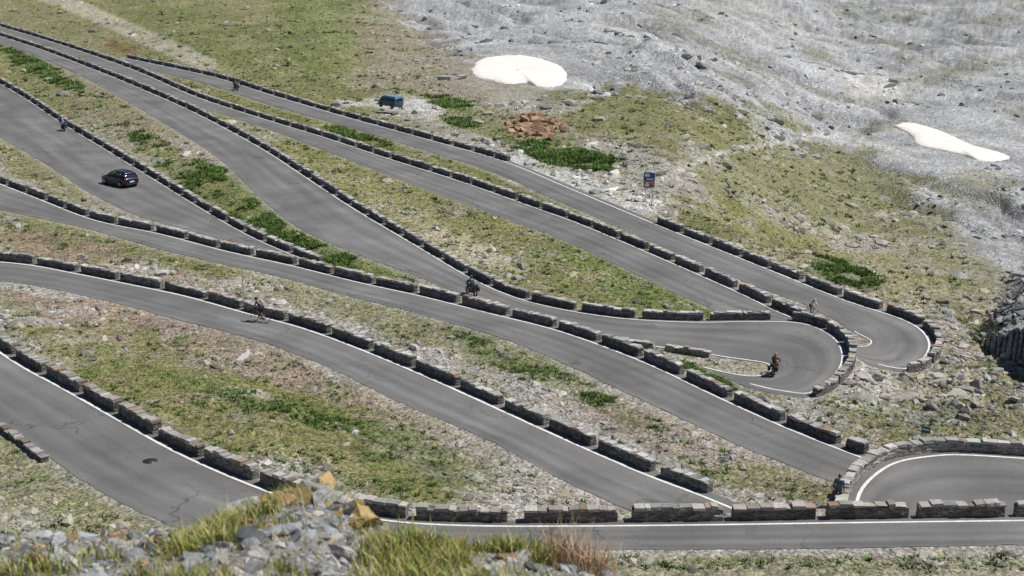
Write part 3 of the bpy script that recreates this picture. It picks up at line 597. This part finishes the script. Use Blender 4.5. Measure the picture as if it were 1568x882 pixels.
def car():
    e=frame(184,283,142,273,-.8,'hatchback_car',1.08); b=B()
    b.loft([(-2.14,.62,.42,.80),(-2.08,.80,.32,.95),(-1.9,.86,.27,1.04),(-1.2,.9,.24,1.05),(0,.91,.22,1.02),(.9,.90,.23,1.0),(1.5,.87,.26,.93),(1.95,.82,.3,.80),(2.12,.70,.36,.66),(2.17,.55,.42,.58)],NAVY,ex=.4)
    b.loft([(-2.0,.60,.9,1.02),(-1.78,.68,.9,1.36),(-1.3,.71,.9,1.5),(-.4,.71,.9,1.54),(.2,.69,.9,1.5),(.7,.68,.88,1.25),(1.2,.66,.86,.98)],GLS,ex=.5)
    b.loft([(-1.86,.5,1.36,1.42),(-1.5,.6,1.44,1.53),(-.5,.62,1.5,1.575),(.15,.58,1.47,1.54),(.3,.5,1.44,1.49)],NAVY,ex=.6)
    for q in (1,-1):
        b.tube((.25,q*.62,1.47),(1.1,q*.72,.98),.035,NAVY); b.tube((-.35,q*.70,1.5),(-.4,q*.84,1.0),.04,NAVY); b.tube((-1.25,q*.69,1.47),(-1.4,q*.82,1.0),.05,NAVY); b.tube((-1.75,q*.63,1.38),(-1.98,q*.72,.98),.06,NAVY)
        for x in (-1.3,1.32):
            b.tube((x,q*.72,.33),(x,q*.925,.33),.39,BK,seg=24); b.tube((x,q*.74,.33),(x,q*.945,.33),.33,TY,seg=24); b.tube((x,q*.9,.33),(x,q*.955,.33),.21,CH,seg=18); b.tube((x,q*.9,.33),(x,q*.965,.33),.06,BK)
        b.box((-2.04,q*.66,.86),(.14,.26,.14),RED,bev=.03); b.ell((2.0,q*.6,.68),(.12,.17,.07),WHT); b.ell((.75,q*.98,1.02),(.09,.1,.07),NAVY); b.box((-.1,q*.915,.3),(2.0,.03,.1),BK,bev=.01)
        b.box((-.1,q*.922,.86),(.16,.02,.03),CH)
    b.box((-2.13,0,.62),(.04,.5,.12),WHT); b.box((-2.12,0,.38),(.1,1.2,.14),BK,bev=.03); b.box((2.16,0,.45),(.04,.9,.12),BK); b.done('car_body',e)
car()
def van():
    e=frame(598,164,575,160,-.35,'camper_van',.8); g=ground(600,166); e.location.z=max(e.location.z,g[2]+.02); b=B()
    p=sm('teal_paint',(.03,.11,.18),.35); rf=sm('roof_paint',(.16,.30,.42),.4)
    b.loft([(-2.5,.85,.45,1.7),(-2.42,.95,.3,1.95),(-1,.97,.28,2.02),(.8,.97,.28,2.02),(1.35,.94,.28,1.9),(1.9,.92,.3,1.3),(2.4,.86,.32,1.08),(2.52,.75,.4,.9)],p,ex=.28)
    b.box((-.7,0,2.03),(3.1,1.5,.10),rf,bev=.04); b.poly([(1.37,-.8,1.86),(1.37,.8,1.86),(1.95,.82,1.32),(1.95,-.82,1.32)],GLS)
    b.loft([(1.3,.84,1.3,1.88),(1.45,.84,1.25,1.84),(1.93,.84,1.2,1.33)],GLS,ex=.3)
    for q in (1,-1):
        for x,w in ((-1.7,1.1),(-.4,1.2),(.75,.85)): b.box((x,q*.965,1.45),(w,.03,.5),GLS,bev=.01)
        for x in (-1.5,1.6): b.tube((x,q*.76,.34),(x,q*.985,.34),.41,BK,seg=22); b.tube((x,q*.8,.34),(x,q*.995,.34),.34,TY,seg=22); b.tube((x,q*.9,.34),(x,q*1.005,.34),.2,CH,seg=16)
        b.box((2.38,q*.68,.88),(.2,.28,.16),WHT,bev=.03); b.box((-2.47,q*.82,1.1),(.08,.16,.4),RED); b.box((1.3,q*1.08,1.35),(.08,.2,.25),BK,bev=.02)
    b.box((-2.47,0,1.5),(.06,1.4,.5),GLS); b.box((2.5,0,.45),(.12,1.6,.2),BK,bev=.03); b.done('van_body',e)
van()
def sign():
    e=frameg(993,309,-12,'tourist_information_sign'); b=B(); bl=sm('sign_blue',(.02,.07,.35),.4); og=sm('sign_orange',(.55,.2,.08),.5)
    for q in (-.35,.35): b.tube((q,0,-.2),(q,0,3.1),.045,CH)
    b.box((0,-.07,2.35),(1.15,.05,1.55),bl,bev=.012); b.box((0,-.105,1.95),(1.0,.02,.6),og); b.box((-.2,-.12,2.85),(.5,.012,.3),WHT); b.box((.1,-.12,2.45),(.7,.012,.12),WHT)
    b.poly([(-.45,-.122,1.68),(.1,-.122,1.68),(-.15,-.122,2.15)],WHT); b.poly([(-.05,-.124,1.68),(.48,-.124,1.68),(.25,-.124,2.05)],sm('sign_brown',(.15,.06,.04)))
    b.done('sign_board',e)
sign()
def marker(u,v,ht=1.6):
    e=frameg(u,v,0,'marker_post'); b=B(); b.tube((0,0,-.2),(0,0,ht),.035,CH); b.ell((0,0,ht),(.045,.045,.045),CH); b.box((0,-.04,ht-.25),(.1,.02,.2),WHT); b.done('post',e)
marker(373,452,2.0)
def smallsign(u,v):
    e=frameg(u,v,-25,'road_sign'); b=B(); b.tube((0,0,-.2),(0,0,.9),.035,CH); b.box((0,-.04,.75),(.5,.05,.4),sm('sign_dark',(.05,.08,.12)),bev=.01); b.box((0,-.07,.78),(.38,.012,.1),WHT); b.done('board',e)
smallsign(1416,676)
e=frame(230,706,260,706,1.5,'manhole_cover'); b=B(); b.tube((0,0,-.01),(0,0,.012),.40,BK,seg=28); b.tube((0,0,-.01),(0,0,.017),.33,sm('cast_iron',(.04,.035,.033)),seg=28)
for q in range(5): b.box((0,-.24+.12*q,.02),(.5-.1*abs(q-2),.03,.01),BK)
b.done('cover',e)
# ------------------------------------------------------------------ camera knoll in the foreground
cu=np.linspace(-500,2100,520); vc=np.interp(cu,[-500,0,100,200,280,350,400,430,480,520,560,600,680,760,840,930,1000,2100],[820,824,820,814,808,798,780,766,758,764,794,810,820,827,842,874,930,960])
dx,dy,dz=dirs(cu,vc); D=14.; xc=dx*D; yc=dy*D; zc=ZC+dz*D
rows=[];SR=np.concatenate([np.linspace(0,.6,30),np.linspace(.605,1,150),np.linspace(1.02,3.2,50)])
for s_ in SR:
    if s_<=1: y=-3+(yc+3)*s_; z=ZC-1.75+(zc-ZC+1.75)*np.clip(y/yc,0,1)
    else: y=yc+(s_-1)*14; z=zc-(y-yc)*1.25
    rows.append(np.stack([xc,y,z],-1))
KN=np.array(rows); kx,ky=KN[...,0],KN[...,1]
kn=(fbm(kx/.9,ky/.9,5,101)-.5)*.30+(fbm(kx/.15,ky/.15,3,111)-.5)*.09; KN[...,2]+=kn-.04
ku,kv=project(kx,ky,KN[...,2])
gm=ss(-.15,.15,(fbm(kx/.8,ky/.8,4,121)-.5)*1.4+np.interp(ku,[0,300,360,520,830,930,1100],[-.3,-.2,.0,.06,.14,.05,0]))
kc=np.array([.19,.18,.17])*(1-gm[...,None])+np.array([.20,.19,.08])*gm[...,None]; kc*=(.6+.8*fbm(kx/.12,ky/.12,3,131))[...,None]
a_,b_=KN.shape[:2]; ix=np.arange(a_*b_).reshape(a_,b_); f=np.stack([ix[:-1,:-1],ix[:-1,1:],ix[1:,1:],ix[1:,:-1]],-1).reshape(-1,4)
mkmesh('rocky_knoll',KN.reshape(-1,3),f,mat('knoll_ground',attr='Col',rough=.95,noise=[(30,.7,1.3,'n')],bump=[(25,.03,'n')]),kc.reshape(-1,3),smooth=True)
def kpick(n,wt):
    w=wt.copy(); w[:60]=0; w[182:]=0; w[(ku<-120)|(ku>1150)]=0; w=w.ravel(); c=np.cumsum(w); r=np.clip(np.searchsorted(c,rng.uniform(0,c[-1],n)),0,w.size-1)
    return KN.reshape(-1,3)[r]+np.column_stack([rng.uniform(-.015,.015,(n,2)),np.zeros(n)]), gm.ravel()[r]
pos,_=kpick(7000,1.08-gm); s_=.012+.022*rng.pareto(2.6,7000).clip(0,4); rr_=rng.random((7000,1)); base=np.where(rr_<.12,np.array([[.32,.22,.13]]),np.where(rr_<.5,np.array([[.27,.26,.24]]),np.array([[.23,.24,.255]])))
scatter('knoll_stones',pos,s_,base*rng.uniform(.35,1.7,(7000,1)),MR,sub=2)
k=90; uu=rng.normal(492,44,k).clip(395,575); px_=np.interp(uu,cu,xc); ys=np.interp(uu,cu,yc)-rng.uniform(.0,.7,k); zs=np.interp(uu,cu,zc)+(np.interp(uu,cu,yc)-ys)*.45
sz=.05+.17*rng.random(k)**1.5; cc=np.where(rng.random((k,1))<.45,np.array([[.38,.28,.13]]),np.array([[.33,.325,.32]]))*rng.uniform(.5,1.25,(k,1))
scatter('rock_outcrop',np.stack([px_,ys,zs],-1),sz,cc,MR,sub=2)
def blades(name,pos,ln,cols,w=.004,lean=.35):
    n=len(pos); a=rng.uniform(0,6.28,n); b=rng.uniform(0,6.28,n); le=ln*lean*rng.uniform(.2,1.4,n); dxy=np.stack([np.cos(a),np.sin(a)],-1)*le[:,None]; sx=np.stack([np.cos(b),np.sin(b)],-1)*w
    def q(t,s,ww): return np.column_stack([pos[:,:2]+dxy*t**2+sx*ww*s, pos[:,2]+ln*t])
    V=np.stack([q(0,-1,1),q(0,1,1),q(.55,-1,.8),q(.55,1,.8),q(1,0,0)],1).reshape(-1,3); i0=np.arange(n)*5
    f=np.vstack([np.stack([i0,i0+1,i0+3],-1),np.stack([i0,i0+3,i0+2],-1),np.stack([i0+2,i0+3,i0+4],-1)]); mkmesh(name,V,f,MG,np.repeat(cols,5,0))
NB=24000; pos,_=kpick(NB,gm**1.5*(.05+ss(.42,.62,fbm(kx/.28,ky/.28,3,141)))+.006); mixr=rng.random((NB,1)); c=np.where(mixr<.45,np.array([[.22,.28,.06]]),np.where(mixr<.78,np.array([[.36,.34,.11]]),np.array([[.52,.42,.23]])))*rng.uniform(.6,1.4,(NB,1))
blades('knoll_grass',pos,.04+.17*rng.random(NB)**1.5,c,w=.005,lean=.7)
k=520; uu=rng.normal(885,28,k); t=rng.uniform(0,.5,k); pz=np.stack([np.interp(uu,cu,xc),np.interp(uu,cu,yc)-t,np.interp(uu,cu,zc)+t*.42-.03],-1)
blades('dry_grass_tuft',pz,rng.uniform(.14,.42,k),np.array([.52,.38,.25])*rng.uniform(.6,1.4,(k,1)),w=.004,lean=.6)
# ------------------------------------------------------------------ light
el,az=math.radians(57),math.radians(82)
w=bpy.data.worlds.new('World'); scene.world=w; w.use_nodes=True; nt=w.node_tree; sk=nt.nodes.new('ShaderNodeTexSky'); sk.sky_type='NISHITA'; sk.sun_disc=False; sk.sun_elevation=el; sk.sun_rotation=az; sk.altitude=2500
nt.links.new(sk.outputs[0],nt.nodes['Background'].inputs[0]); nt.nodes['Background'].inputs[1].default_value=.075
sd=Vector((math.sin(az)*math.cos(el),math.cos(az)*math.cos(el),math.sin(el)))
l=bpy.data.lights.new('sun','SUN'); l.energy=5.0; l.angle=math.radians(.53); l.color=(1,.965,.905); lo=bpy.data.objects.new('sun',l); scene.collection.objects.link(lo); lo.rotation_euler=(-sd).to_track_quat('-Z','Y').to_euler()
cam=bpy.data.cameras.new('camera'); co=bpy.data.objects.new('camera',cam); scene.collection.objects.link(co); co.location=(0,0,ZC); co.rotation_euler=(math.pi/2-TH,0,0)
cam.lens=F/W0*36; cam.sensor_width=36; cam.clip_end=20000; cam.dof.use_dof=True; cam.dof.focus_distance=115; cam.dof.aperture_fstop=3.2
scene.camera=co; scene.view_settings.view_transform='Standard'; scene.view_settings.look='None'
